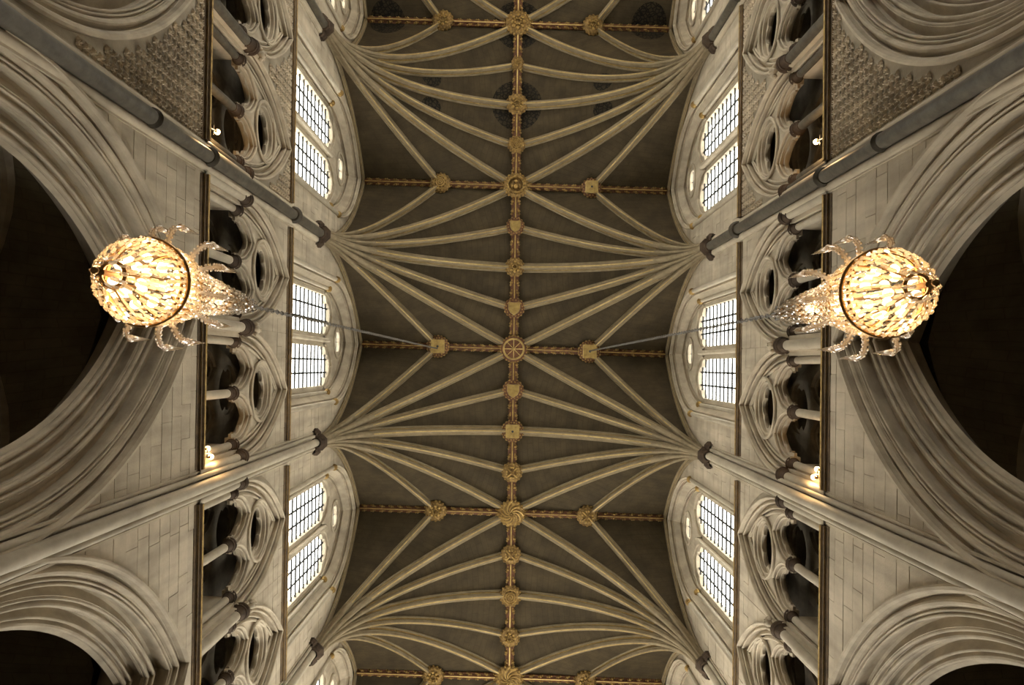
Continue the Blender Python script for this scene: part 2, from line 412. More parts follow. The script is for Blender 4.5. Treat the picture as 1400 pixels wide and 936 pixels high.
walls = {}
for sd in (-1, 1):
    mb = MB()
    for k in range(-2, 3):
        t = bay_t(k); hb = PITCH / 2; arc = AR2 if k < 0 else AR
        wall_strips(mb, sd, SW, t - hb, t + hb, t, 6.0, ZT, **arc)
        for tt in TC_TRI:
            lo, hi = (t - hb, t) if tt < 0 else (t, t + hb)
            wall_strips(mb, sd, SW, lo, hi, t + tt, ZT, ZC, **TRI)
        wall_strips(mb, sd, SW, t - hb, t + hb, t, ZC, ZR + 0.3, **CL)
    # body of the piers between the arches, down to the floor
    for k in range(-3, 3):
        t = pier_t(k)
        mb.lathe((sd * 6.03, t + SK * sd * 6.03, -1.6), [(0.95, 0), (0.95, 0.5), (0.72, 0.75), (0.62, 0.8), (0.62, 8.2), (0.8, 8.6), (0.8, 9.0)], 24)
        mb.box((min(sd * 5.5, sd * 6.55), t - 0.3 + SK * sd * 6, 6.4), (max(sd * 5.5, sd * 6.55), t + 0.3 + SK * sd * 6, 9.5))
    root = link('wall_' + SIDE[sd], mb.mesh('wall', m_joint, 30), kind='structure'); walls[sd] = root
    # ashlar
    cnt = [0]; ex = MB()
    for k in (0, 1, -1):
        t = bay_t(k)
        if k >= 0:
            e = blocks(sd, root, t, PITCH / 2 - 0.002, t, 8.4, ZT, (AR['w_'], AR['h'], AR['zs']), SW, 0.36, cnt, 190)
            ex.add(e.v, e.f)
    for k in (0, 1, -1, 2, -2):
        t = bay_t(k)
        e = blocks(sd, root, t, PITCH / 2 - 0.002, t, ZC, 25.9, (CL['w_'], CL['h'], CL['zs']), SW, 0.40, cnt, 290, 0.6, 1.0)
        ex.add(e.v, e.f)
        for tt in TC_TRI:
            if k >= 0:
                e = blocks(sd, root, t, PITCH / 4 - 0.002, t + math.copysign(PITCH / 4, tt), 16.5, ZC, (TRI['w_'] + .03, TRI['h'] + .03, TRI['zs']), SW, 0.36, cnt, 0, 0.5, 0.9)
                ex.add(e.v, e.f)
    link('small_ashlar', ex.mesh('small_ashlar', m_block, 0), root, kind='stuff')
    # diaper flowers in the old bays
    fl = []
    for k, z0, z1, aw in ((-1, 8.6, ZT - 0.12, AR2), (-1, 16.9, ZC - 0.1, TRI), (-2, 16.9, ZC - 0.1, TRI)):
        t = bay_t(k); d = 0.172; z = z0; row = 0
        while z < z1:
            x = -PITCH / 2 + 0.2
            while x < PITCH / 2 - 0.2:
                if aw is AR2: free = abs(x) > arch_t(aw['w_'] + 0.1, aw['h'] + 0.1, aw['zs'], z - 0.06)
                else: free = abs(abs(x) - 1.33) > arch_t(aw['w_'] + 0.12, aw['h'] + 0.12, aw['zs'], z - 0.06) and abs(x) > 0.0
                if free: fl.append((0 if (k == -1 and aw is AR2) else 1, -t - x, x + t, z, x))
                x += d
            z += d; row += 1
    fl.sort(key=lambda q: (q[0], -q[2]))
    exd = MB(); me_r = rosette_R if sd > 0 else rosette_L
    for i, (pr, _, x, z, xl) in enumerate(fl):
        if i < 300: link('diaper_flower', me_r, root, W(sd, SW, x, z))
        else:
            b0 = W(sd, SW, x, z); src = ros if sd > 0 else ros2
            exd.add([(a + b0[0], b_ + b0[1], c_ + b0[2]) for a, b_, c_ in src.v], src.f)
    if exd.v: link('small_diaper_work', exd.mesh('small_diaper_work', m_diaper, 30), root, kind='stuff')

# ---- string courses (gilded) between the wall shafts
ntrim = 0
for sd in (-1, 1):
    for (zz, pr, mm) in ((ZT, 0.125, m_string), (ZC, 0.12, m_string)):
        for k in range(-2, 3):
            ntrim += 1; t = bay_t(k); mb = MB()
            prof = [(0, -0.13), (0.02, -0.13), (0.035, -0.10), (0.03, -0.075), (0.055, -0.06), (0.075, -0.07), (0.085, -0.05), (0.075, -0.03), (pr - 0.01, -0.01), (pr, 0.03), (pr - 0.02, 0.07), (0, 0.13)]
            P = [[W(sd, SW - a, t + e * (PITCH / 2 - 0.3), zz + b_) for a, b_ in prof] for e in (-1, 1)]
            mb.grid(P, mfun=lambda i, j: 1 if j in (4, 8) else 0)
            for e in (-1, 1): mb.add([W(sd, SW - a, t + e * (PITCH / 2 - 0.3), zz + b_) for a, b_ in prof], [tuple(range(len(prof)))])
            link('trim_%d' % ntrim, mb.mesh('string_course', [mm, m_gilt], 30), kind='structure')

# =================================================================== ARCADE ARCHES
hood = [(0.0, 0.0), (0.0, -0.07), (-0.03, -0.10), (-0.07, -0.10), (-0.10, -0.06), (-0.10, 0.02)]
arc_prof = hood + mould((-0.11, 0.03), (-0.38, 0.10), [('h', 1.1), ('r', 2.0), ('f', .2), ('h', .5), ('r', .7), ('h', .45), ('r', .8)]) \
    + mould((-0.38, 0.14), (-0.64, 0.34), [('h', 2.2), ('f', .2), ('r', .7), ('h', .6), ('r', 1.0), ('f', .2)]) \
    + mould((-0.64, 0.38), (-0.88, 0.58), [('h', 2.0), ('r', .7), ('h', .6), ('r', 1.2), ('f', .2)])
arc_prof += [(-0.90, 0.60), (-0.92, 0.63), (-0.90, 0.66), (-0.84, 0.70), (-0.66, 0.90), (-0.62, 0.98), (-0.40, 1.15), (-0.13, 1.3), (0.0, 1.32)]
def arcade(sd, spec, t0):
    mb = MB(); sweep_arch(mb, sd, 0, spec['w_'], spec['h'], spec['zs'], arc_prof, SW, 22)
    o0 = W(sd, SW, 0, spec['zs'])
    return mb.mesh('arcade_arch', m_mould, 32, o0), o0
for sd in (-1, 1):
    me, o0 = arcade(sd, AR, 0); me2, _ = arcade(sd, AR2, 0)
    for k in range(-2, 3):
        if k == -2 or k == 2: kind_txt = None
        o = link('arcade_arch', me2 if k < 0 else me, loc=(o0[0], o0[1] + bay_t(k), o0[2]))
        lab = {-2: 'pointed stone arcade arch beyond the %s carved spandrel, outside the top edge', -1: 'pointed stone arcade arch bordering the flower-carved spandrel at the top %s',
               0: 'large deeply moulded pointed arcade arch behind the chandelier on the %s',
               1: 'deeply moulded pointed arcade arch in the bottom %s corner', 2: 'pointed arcade arch past the bottom %s corner'}[k] % SIDE[sd]
        o['label'] = lab; o['category'] = 'arch'

# ---- aisle walls and vaults beyond the arcade
def arc_d(L, H, z):
    R = (L * L + H * H) / (2 * L); q = R * R - z * z
    return R - sqrt(max(q, 0)) if z < H else L
def loft(mb, sd, S, E0, E1, z0, H, nz, nu, mi=0, k0=0):
    """web between two ribs that rise from one springing to E0 and E1"""
    P = []; UVs = []
    L0 = (Vector(E0) - Vector(S)).length; L1 = (Vector(E1) - Vector(S)).length
    zz = [H * sin(PI / 2 * (i / nz)) ** 1.0 for i in range(nz + 1)]; acc = 0; last = None
    for z in zz:
        a = Vector(S) + (Vector(E0) - Vector(S)) * (arc_d(L0, H, z) / L0)
        b_ = Vector(S) + (Vector(E1) - Vector(S)) * (arc_d(L1, H, z) / L1)
        mid = (a + b_) / 2
        if last is not None: acc += sqrt((mid - last[0]).length ** 2 + (z - last[1]) ** 2)
        last = (mid, z); wd = (b_ - a).length
        row = []; ur = []
        for j in range(nu + 1):
            q = a + (b_ - a) * (j / nu); row.append(W(sd, q.x, q.y, z0 + z)); ur.append(((j / nu - 0.5) * wd + 50, acc))
        P.append(row); UVs.append(ur)
    mb.grid(P, mi, uv=UVs)
for sd in (-1, 1):
    mb = MB()
    for k in range(-2, 3):
        t = bay_t(k)
        for sg in (-1, 1):
            for s_from in (6.7, 11.3):
                S = (s_from, t + sg * PITCH / 2)
                loft(mb, sd, S, (9.0, t), (9.0, t + sg * PITCH / 2), 8.6, 4.3, 10, 4)
                loft(mb, sd, S, (9.0, t), (s_from, t), 8.6, 4.3, 10, 4)
    mb.box((min(sd * 11.3, sd * 11.9), -17.5, -1.6), (max(sd * 11.3, sd * 11.9), 16.2, 14.5), 1)
    nm = link('wall_aisle_' + SIDE[sd], mb.mesh('aisle_vault', [m_aisle, m_dark], 30), kind='structure')
    rib_p = [(-0.12, -0.05), (-0.12, 0.08), (-0.05, 0.12), (-0.06, 0.2), (0, 0.24), (0.06, 0.2), (0.05, 0.12), (0.12, 0.08), (0.12, -0.05)]
    for k in range(-2, 3):
        t = bay_t(k)
        for sg in (-1, 1):
            for s_from in (6.7, 11.3):
                for E in ((9.0, t), (9.0, t + sg * PITCH / 2)):
                    S = Vector((s_from, t + sg * PITCH / 2)); Ev = Vector(E); L = (Ev - S).length; e = (Ev - S) / L; n_ = Vector((-e.y, e.x)); H = 4.3
                    R = (L * L + H * H) / (2 * L); th = math.acos(max(-1, (R - L) / R)); P = []
                    for i in range(13):
                        a = th * i / 12; P.append([W(sd, *(S + e * (R - R * cos(a) + q * cos(a)) + n_ * p), 8.6 + R * sin(a) - q * sin(a)) for p, q in rib_p])
                    m2 = MB(); m2.grid(P); link('aisle_rib', m2.mesh('aisle_rib', m_mould, 35), nm)

# =================================================================== GALLERY (TRIFORIUM) ARCHES
def notch(tc, hw, zs, hh, z0, k=8):
    """up the right jamb, over a pointed head and down the left jamb (right to left)"""
    a = arch_full(hw, hh, zs, 0, k); return [(tc + hw, z0)] + [(tc + x, z) for x, z in a] + [(tc - hw, z0)]
def notch_foil(tc, hw, zs, z0, d, rl, R):
    P = foil(3, R, d, rl, (tc, zs), PI / 2, 12, -PI / 5, PI + PI / 5)
    return [(tc + hw, z0), (tc + hw, P[0][1])] + P + [(tc - hw, P[-1][1]), (tc - hw, z0)]
ZG = TRI['zs']
def tracery(sd, s_mid, th, mat_, roll=True):
    mb = MB()
    outer = arch_full(1.02, 2.62, ZG, 0, 12)                # right foot -> apex -> left foot
    def bottom(nf):
        return nf(-0.5) [::-1] + nf(0.5)[::-1]
    A = outer + [(-1.02, ZG - 0.02)] + notch(-0.5, 0.40, ZG + 0.10, 0.72, ZG - 0.02)[::-1] + notch(0.5, 0.40, ZG + 0.10, 0.72, ZG - 0.02)[::-1] + [(1.02, ZG - 0.02)]
    tess_plate(mb, sd, s_mid - th / 2, s_mid + th / 2, A, [circle(0.55, (0, ZG + 1.52), 28)])
    B = outer + [(-1.02, ZG - 0.02)] + notch_foil(-0.5, 0.33, ZG + 0.32, ZG - 0.02, 0.17, 0.20, 0.5)[::-1] + notch_foil(0.5, 0.33, ZG + 0.32, ZG - 0.02, 0.17, 0.20, 0.5)[::-1] + [(1.02, ZG - 0.02)]
    B = [(x * 0.99, z) for x, z in B]
    tess_plate(mb, sd, s_mid - th / 2 + 0.07, s_mid + th / 2 - 0.07, B, [foil(6, 0.6, 0.31, 0.185, (0, ZG + 1.52))])
    if roll:
        sf = s_mid - th / 2
        for tc in (-0.5, 0.5):
            loop_tube(mb, sd, sf - 0.035, arch_full(0.49, 0.83, ZG + 0.05, 0, 10), 0.036, tc); loop_tube(mb, sd, sf + 0.01, arch_full(0.415, 0.74, ZG + 0.08, 0, 10), 0.022, tc)
        loop_tube(mb, sd, sf - 0.035, circle(0.66, (0, ZG + 1.52), 28), 0.038, 0, True); loop_tube(mb, sd, sf + 0.01, circle(0.575, (0, ZG + 1.52), 28), 0.024, 0, True)
        loop_tube(mb, sd, sf - 0.02, arch_full(0.98, 2.56, ZG, 0, 12), 0.03)
        loop_tube(mb, sd, sf + 0.075, foil(6, 0.6, 0.325, 0.195, (0, ZG + 1.52)), 0.015, 0, True)
        for tc in (-0.5, 0.5): loop_tube(mb, sd, sf + 0.075, foil(3, .5, .175, .21, (tc, ZG + .32), PI / 2, 12, -PI / 5, PI + PI / 5), 0.013)
    return mb
gal_prof = hood + [(-0.10, 0.02)]
gal_prof = [(0.0, 0.0), (0.0, -0.055), (-0.025, -0.075), (-0.05, -0.06), (-0.055, 0.0)] + mould((-0.06, 0.01), (-0.30, 0.16), [('h', .8), ('r', 1.0), ('h', 1.6), ('r', .9), ('h', .5), ('r', .6)]) + [(-0.30, 0.16), (-0.31, 0.34)]
cap_prof = [(0.075, -0.22), (0.105, -0.20), (0.105, -0.17), (0.08, -0.15), (0.085, -0.10), (0.13, -0.03), (0.15, -0.02), (0.15, 0.02), (0.125, 0.03), (0.16, 0.06), (0.17, 0.09), (0.16, 0.12), (0.0, 0.12)]
def column(sd, t, s, r, z0, zcap, sc=1.0):
    mb = MB(); c = W(sd, s, t, 0)
    mb.lathe((c[0], c[1], 0), [(r, z0), (r, zcap - 0.18 * sc)], 14)
    return mb
def capital(sd, t, s, zcap, sc=1.0, prof=cap_prof, n=16):
    mb = MB(); c = W(sd, s, t, zcap); mb.lathe(c, [(r * sc, z * sc) for r, z in prof], n); return mb
def gallery_arch(sd, pier_side, old):
    """one gallery arch, axis at t = 0; pier_side: which foot stands by a wall shaft"""
    root = thing('gallery_arch', '', 'arch', W(sd, SW, 0, ZT)); o0 = tuple(root.location)
    def P(name, mb, m, smooth=28, kind=None, label=None): return link(name, mb.mesh(name, m, smooth, o0), root, kind=kind, label=label)
    mb = MB(); sweep_arch(mb, sd, 0, TRI['w_'], TRI['h'], TRI['zs'], gal_prof, SW, 14); P('arch_moulding', mb, m_mould)
    # jambs behind the shafts
    for sg in (-1, 1):
        mb = MB(); q = [(1.31, 0), (1.22, 0.0), (1.22, 0.10), (1.13, 0.10), (1.13, 0.2), (1.03, 0.2), (1.03, 0.9)]
        mb.grid([[W(sd, SW + b_, sg * a, ZT), W(sd, SW + b_, sg * a, ZG + 0.02)] for a, b_ in q])
        P('jamb', mb, m_mould)
    mb = tracery(sd, SW + 0.24, 0.2, m_mould); P('front_tracery', mb, m_mould)
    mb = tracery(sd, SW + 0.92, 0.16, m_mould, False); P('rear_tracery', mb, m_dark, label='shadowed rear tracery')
    sm = m_marble if old else m_shaft
    shafts = [(-1.04, SW + 0.20, 0.075, .85), (1.04, SW + 0.20, 0.075, .85), (0, SW + 0.24, 0.085, .95)]
    shafts.append((1.27 * pier_side, SW + 0.02, 0.085, .95))
    for (t, s, r, sc) in shafts:
        cmb = column(sd, t, s, r, ZT, ZG, sc); P('shaft', cmb, sm if old else m_shaft)
        P('capital', capital(sd, t, s, ZG - 0.02, sc), m_cap, 30)
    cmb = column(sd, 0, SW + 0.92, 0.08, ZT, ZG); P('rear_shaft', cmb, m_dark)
    return root
gal_t = []
protos = {}
for sd in (-1, 1):
    for old in (False, True):
        for ps in (-1, 1): protos[(sd, old, ps)] = gallery_arch(sd, ps, old)
used = set()
for sd in (-1, 1):
    for k in range(-2, 3):
        for ps in (-1, 1):
            key = (sd, k < 0, ps); pr = protos[key]; tt = bay_t(k) + 1.33 * ps
            loc = (sd * SW, tt + SK * sd * SW, ZT)
            wh = {-1: 'upper', 1: 'lower'}[ps]
            desc = {-2: 'dark-shafted traceried gallery arch at the top edge, %s side, %s of its pair', -1: 'traceried gallery arch with dark marble shafts, upper bay %s, %s of its pair',
                    0: 'two-light traceried gallery arch behind the %s chandelier, %s of the pair', 1: 'two-light gallery arch with round eye, lower %s bay, %s of the pair',
                    2: 'gallery arch cut by the bottom edge on the %s, %s of its pair'}[k] % (SIDE[sd], wh)
            if key in used: dup(pr, loc, desc)
            else: pr.location = loc; pr['label'] = desc; used.add(key)
# shared middle shafts between paired gallery arches, with the carved head where the hoods meet
mid_protos = {}
for sd in (-1, 1):
    for k in range(-2, 3):
        lab = '%s column with carved head stop between the paired gallery arches, %s bay, %s' % ('dark marble' if k < 0 else 'pale stone', BAYNAME[k], SIDE[sd])
        loc = (sd * SW, bay_t(k) + SK * sd * SW, ZT)
        key = (sd, k < 0)
        if key in mid_protos: dup(mid_protos[key], loc, lab); continue
        root = thing('gallery_column', lab, 'column', W(sd, SW, 0, ZT)); o0 = tuple(root.location); mid_protos[key] = root
        link('shaft', column(sd, 0, SW - 0.02, 0.10, ZT, ZG).mesh('shaft', m_marble if k < 0 else m_shaft, 35, o0), root)
        link('capital', capital(sd, 0, SW - 0.02, ZG - 0.02, 1.1).mesh('capital', m_cap, 30, o0), root)
        mb = MB(); c = W(sd, SW - 0.09, 0, ZG + 0.52); mb.ball(c, 0.11, 10, 8, 0, (0.9, 0.85, 1.1))
        mb.ball((c[0] - sd * 0.09, c[1], c[2] - 0.02), 0.03, 6, 4); 
        for e in (-1, 1): mb.ball((c[0] - sd * 0.08, c[1] + e * 0.045, c[2] + 0.03), 0.022, 6, 4); mb.ball((c[0], c[1] + e * 0.1, c[2] - 0.05), 0.055, 6, 5)
        mb.ball((c[0] + sd * 0.02, c[1], c[2] + 0.09), 0.09, 8, 5, 0, (1, 1.2, .7))
        link('head_stop', mb.mesh('head_stop', m_mould, 60, o0), root)
        root.location = loc
# gallery interior: back wall, underside of the gallery roof
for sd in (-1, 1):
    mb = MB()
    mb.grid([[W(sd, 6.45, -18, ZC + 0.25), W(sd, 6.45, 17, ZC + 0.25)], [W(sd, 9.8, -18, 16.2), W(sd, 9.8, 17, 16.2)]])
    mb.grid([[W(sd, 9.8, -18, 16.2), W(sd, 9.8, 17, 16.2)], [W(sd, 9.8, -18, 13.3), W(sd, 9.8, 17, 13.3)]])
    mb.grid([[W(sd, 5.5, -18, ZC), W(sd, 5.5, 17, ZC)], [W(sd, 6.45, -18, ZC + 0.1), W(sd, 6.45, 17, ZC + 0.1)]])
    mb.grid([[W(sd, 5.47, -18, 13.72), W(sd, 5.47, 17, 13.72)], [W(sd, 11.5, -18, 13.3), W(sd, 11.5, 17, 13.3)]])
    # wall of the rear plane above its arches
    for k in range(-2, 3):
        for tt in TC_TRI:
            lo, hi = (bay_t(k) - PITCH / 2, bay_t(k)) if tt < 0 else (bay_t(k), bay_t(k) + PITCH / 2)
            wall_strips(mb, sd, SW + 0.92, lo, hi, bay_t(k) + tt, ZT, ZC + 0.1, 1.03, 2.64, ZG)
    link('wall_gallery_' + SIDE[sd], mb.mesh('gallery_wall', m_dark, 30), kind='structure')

# =================================================================== CLERESTORY WINDOWS
cl_prof = [(0.0, 0.0), (0.0, -0.05), (-0.03, -0.07), (-0.06, -0.05)] + mould((-0.07, 0.0), (-0.17, 0.10), [('r', 1.0), ('h', .8), ('r', .7)]) + [(-0.19, 0.12), (-0.32, 0.26)] + mould((-0.32, 0.27), (-0.42, 0.36), [('r', 1), ('h', .6), ('r', .5)]) + [(-0.43, 0.40), (-0.43, 0.62)]
GW = SW + 0.44                   # glass plane
def window(sd):
    root = bpy.data.objects.new('window', None); col.objects.link(root); o0 = W(sd, SW, 0, ZC); root.location = o0
    def P(name, mb, m, smooth=28, kind=None, label=None): return link(name, mb.mesh(name, m, smooth, o0), root, kind=kind, label=label)
    mb = MB(); sweep_arch(mb, sd, 0, CL['w_'], CL['h'], CL['zs'], cl_prof, SW, 14, leg=ZC); P('window_arch', mb, m_mould)
    # tracery plate with two lights and an eye
    def head(tc):
        P_ = foil(3, 0.9, 0.27, 0.37, (tc, 24.45), PI / 2, 10, -0.12, PI + 0.12)
        P_ = [(max(min(x, tc + 0.6), tc - 0.6), z) for x, z in P_]
        return [(tc + 0.6, 19.35)] + P_ + [(tc - 0.6, 19.35)]
    outer = arch_full(1.52, 2.98, CL['zs'], 0, 12, leg=ZC)
    eye = foil(4, 0.5, 0.15, 0.22, (0, 26.25), PI / 4, 8)
    mb = MB(); lights = [head(-0.79), head(0.79)]
    tess_plate(mb, sd, GW - 0.07, GW + 0.08, outer, lights + [eye])
    tr_ = P('tracery', mb, m_mould)
    mb = MB()
    mb.box((min(sd * (GW - .2), sd * (GW + .1)), -0.06 + SK * sd * GW, ZC), (max(sd * (GW - .2), sd * (GW + .1)), 0.06 + SK * sd * GW, 24.6)); mb.lathe(W(sd, GW - 0.2, 0, 0), [(0.06, ZC), (0.06, 24.5)], 10)
    P('mullion', mb, m_mould)
    mb = MB(); loop_tube(mb, sd, GW - 0.08, circle(0.52, (0, 26.25), 24), 0.045, 0, True)
    for tc in (-0.79, 0.79): loop_tube(mb, sd, GW - 0.09, arch_full(0.68, 1.0, 24.3, 0, 10), 0.04, tc)
    P('tracery_roll', mb, m_mould)
    for (t, s, r, zz) in ((1.86, SW - 0.03, 0.065, CL['zs']), (1.58, SW + 0.25, 0.055, CL['zs'] + 0.1)):
        for sg in (-1, 1):
            P('jamb_shaft', column(sd, sg * t, s, r, ZC, zz), m_shaft); P('gilded_capital', capital(sd, sg * t, s, zz, 0.62), m_gilt, 30)
    # iron bars and one pane of glass to each opening between them
    mb = MB(); cw = 0.4; rh = 0.42; rows = int((25.25 - 19.35) / rh) + 1
    for tc in (-0.79, 0.79):
        for j in (-1, 1):
            x = tc + j * cw / 2; a = W(sd, GW, x, 0)
            mb.box((a[0] - 0.015, a[1] - 0.026, 19.35), (a[0] + 0.015, a[1] + 0.026, 25.0))
            for i in range(1, rows):
                z = 19.35 + i * rh
                mb.ball((a[0], a[1], z), 0.04, 6, 4)
        for i in range(1, rows):
            z = 19.35 + i * rh; a = W(sd, GW, tc, 0); hw = 0.6 if z < 24.4 else 0.45
            mb.box((a[0] - 0.022, a[1] - hw, z - 0.017), (a[0] + 0.022, a[1] + hw, z + 0.017))
    a = W(sd, GW, 0, 26.25)
    for q in (-0.14, 0, 0.14): mb.box((a[0] - .01, a[1] - .36, a[2] + q - .008), (a[0] + .01, a[1] + .36, a[2] + q + .008))
    mb.box((a[0] - .01, a[1] - .008, a[2] - .35), (a[0] + .01, a[1] + .008, a[2] + .35))
    P('glazing_bars', mb, m_iron, 0)
    pm = MB(); pm.add([(0, -cw / 2, 0), (0, cw / 2, 0), (0, cw / 2, rh), (0, -cw / 2, rh)], [(0, 1, 2, 3)]); pme = pm.mesh('pane', m_glass, 0)
    for tc in (-0.79, 0.79):
        for j in (-1, 0, 1):
            for i in range(rows):
                z = 19.35 + i * rh
                if z > 24.5 and j != 0 and z > 24.7: continue
                p = W(sd, GW + 0.015, tc + j * cw, z); link('pane', pme, root, (p[0] - o0[0], p[1] - o0[1], p[2] - o0[2]))
    em = MB(); em.add([W(sd, GW + 0.015, x, z) for x, z in circle(0.4, (0, 26.25), 16)], [tuple(range(16))]); P('eye_pane', em, m_glass, 0)
    return root
nw = 0
for sd in (-1, 1):
    pw = window(sd)
    for k in range(-2, 3):
        nw += 1; loc = (sd * SW, bay_t(k) + SK * sd * SW, ZC)
        o = pw if k == -2 else dup(pw, loc)
        o.location = loc; o.name = 'window_%d' % nw; o['kind'] = 'structure'

# =================================================================== WALL SHAFTS AND CAPITALS
big_cap = [(0.15, -0.20), (0.20, -0.18), (0.20, -0.14), (0.17, -0.12), (0.19, -0.05), (0.26, 0.0), (0.28, 0.01), (0.28, 0.05), (0.24, 0.07), (0.30, 0.10), (0.31, 0.15), (0.29, 0.18), (0.0, 0.18)]
ringp = [(0.0, -0.09), (0.17, -0.09), (0.21, -0.06), (0.17, -0.03), (0.215, 0.0), (0.17, 0.03), (0.21, 0.06), (0.17, 0.09), (0.0, 0.09)]
def wall_shaft(sd, old):
    root = thing('wall_shaft', '', 'column', W(sd, SW, 0, -1.6)); o0 = tuple(root.location)
    def P(name, mb, m, smooth=35, label=None): return link(name, mb.mesh(name, m, smooth, o0), root, label=label)
    mb = MB()
    if old:
        c = W(sd, SW - 0.12, 0, 0); mb.lathe((c[0], c[1], 0), [(0.118, -1.6), (0.118, ZS - 0.15)], 18); P('main_shaft', mb, m_marble, label='dark marble shaft')
        for sg in (-1, 1):
            mb = MB(); c = W(sd, SW - 0.02, sg * 0.17, 0); mb.lathe((c[0], c[1], 0), [(0.06, -1.6), (0.085, ZS - 0.15)], 12); P('side_shaft', mb, m_mould)
        for z, sc in ((11.6, .7), (ZT - 0.02, .8), (ZC - 0.02, .95)):
            mb = MB(); mb.lathe(W(sd, SW - 0.12, 0, z), [(r * sc, q * sc) for r, q in ringp], 18); P('annulet', mb, m_marble)
    else:
        c = W(sd, SW - 0.10, 0, 0); mb.lathe((c[0], c[1], 0), [(0.102, -1.6), (0.102, ZS - 0.15)], 20); P('main_shaft', mb, m_shaft)
        for sg in (-1, 1):
            mb = MB(); c = W(sd, SW - 0.05, sg * 0.165, 0); mb.lathe((c[0], c[1], 0), [(0.048, -1.6), (0.048, ZS - 0.15)], 12); P('side_shaft', mb, m_shaft)
    mb = MB(); q = [(0.27, 0), (0.27, 0.035), (0.235, 0.035), (0.235, 0.0)]
    for sg in (-1, 1): mb.grid([[W(sd, SW - b_, sg * a, 6), W(sd, SW - b_, sg * a, ZS - 0.1)] for a, b_ in q])
    P('edge_fillet', mb, m_mould, 20)
    mb = MB(); mb.lathe(W(sd, SW - 0.13, 0, ZS - 0.1), [(r * .82, z * .75) for r, z in big_cap], 8, rot=PI / 8)
    for sg in (-1, 1): mb.lathe(W(sd, SW - 0.03, sg * 0.22, ZS - 0.1), [(r * .55, z * .75) for r, z in big_cap], 8, rot=PI / 8)
    P('capital', mb, m_cap, 20, label='dark octagonal capital')
    return root
sh = {}
for sd in (-1, 1):
    for k in range(-3, 3):
        old = k < -1 or k == -2
        old = k <= -1
        key = (sd, old); loc = (sd * SW, pier_t(k) + SK * sd * SW, -1.6)
        lab = {-3: 'dark ringed marble wall shaft beyond the top edge, %s wall', -2: 'ringed marble wall shaft ending in the capital nearest the top edge, %s wall', -1: 'long dark marble wall shaft with ring collars beside the carved diaper, %s wall',
               0: 'long pale triple wall shaft just below the chandelier, %s wall', 1: 'pale triple wall shaft ending in the lowest capital, %s wall', 2: 'pale wall shaft beyond the bottom edge, %s wall'}[k] % SIDE[sd]
        if key in sh: dup(sh[key], loc, lab)
        else:
            sh[key] = wall_shaft(sd, old); sh[key].location = loc; sh[key]['label'] = lab

# =================================================================== THE VAULT
H = ZR - ZS
ceil = bpy.data.objects.new('ceiling', None); col.objects.link(ceil); ceil['kind'] = 'structure'; ceil.location = (0, 0, ZS)
hp = PITCH / 2
def ends(sg): return [(5.38, sg * hp), (2.64, sg * hp), (0.0, sg * hp), (0.0, sg * hp / 2), (0.0, 0.0)]
S = (SS, 0.0)
rib_prof = [(-0.150, -0.06), (-0.150, 0.03), (-0.135, 0.05), (-0.095, 0.055), (-0.075, 0.10), (-0.082, 0.14), (-0.075, 0.175), (-0.05, 0.19), (-0.045, 0.215), (-0.05, 0.235), (-0.03, 0.262), (-0.014, 0.27), (0.014, 0.27)]
rib_prof = rib_prof + [(-a, b_) for a, b_ in reversed(rib_prof[:-1])]
rib_prof = [p for i, p in enumerate(rib_prof) if i == 0 or p != rib_prof[i - 1]]
NP = len(rib_prof)
def rib_mesh(sd, S_, E, sc=1.0, n=22):
    S_v = Vector(S_); Ev = Vector(E); L = (Ev - S_v).length; e = (Ev - S_v) / L; n_ = Vector((-e.y, e.x))
    R = (L * L + H * H) / (2 * L); th = math.acos(max(-1, (R - L) / R)); P = []
    for i in range(n + 1):
        a = th * i / n
        P.append([W(sd, *(S_v + e * (R - R * cos(a) + q * sc * cos(a)) + n_ * (p * sc)), ZS + R * sin(a) - q * sc * sin(a)) for p, q in rib_prof])
    mb = MB(); mb.grid(P, mfun=lambda i, j: 1 if j in (NP // 2 - 1, 3, NP - 5) and i > 7 else 0)
    return mb
for sd in (-1, 1):
    webs = []; ribs = []
    o0 = W(sd, SS, 0, ZS)
    for sg in (1, -1):
        E = ends(sg)
        for i in range(4):
            mb = MB(); loft(mb, sd, S, E[i], E[i + 1], ZS, H, 18, 5)
            if i == 0:   # close the gap between wall rib and wall
                L0 = hp; zz = [H * sin(PI / 2 * q / 18) for q in range(19)]
                mb.grid([[W(sd, SS - (0.02) * z / H, sg * arc_d(hp, H, z), ZS + z), W(sd, SW + 0.02, sg * arc_d(hp, H, z), ZS + z + 0.02)] for z in zz], uv=[[(0, z), (0.1, z)] for z in zz])
            webs.append(mb.mesh('web_panel', m_web, 30, o0))
        for i, sc in ((0, 0.5), (1, 0.85), (2, 1.0), (3, 0.9)):
            ribs.append((('wall_rib' if i == 0 else 'rib'), rib_mesh(sd, S, E[i], sc).mesh('rib', [m_rib, m_giltline], 50, o0)))
    ribs.append(('rib', rib_mesh(sd, S, (0.0, 0.0), 1.1).mesh('rib', [m_rib, m_giltline], 50, o0)))
    for k in range(-3, 3):
        t = pier_t(k); loc = (o0[0], o0[1] + t, o0[2])
        for me in webs: link('web_panel', me, ceil, (loc[0], loc[1], 0))
        where = {-3: 'beyond the top edge, %s', -2: 'nearest the top edge, %s', -1: 'just above the chandelier, %s', 0: 'just below the chandelier, %s', 1: 'nearest the bottom edge, %s', 2: 'beyond the bottom edge, %s'}[k] % SIDE[sd]
        r = thing('rib_fan', 'fan of gilt-lined vault ribs springing from the capital ' + where, 'vault ribs', loc)
        for nm_, me in ribs: link(nm_, me, r)

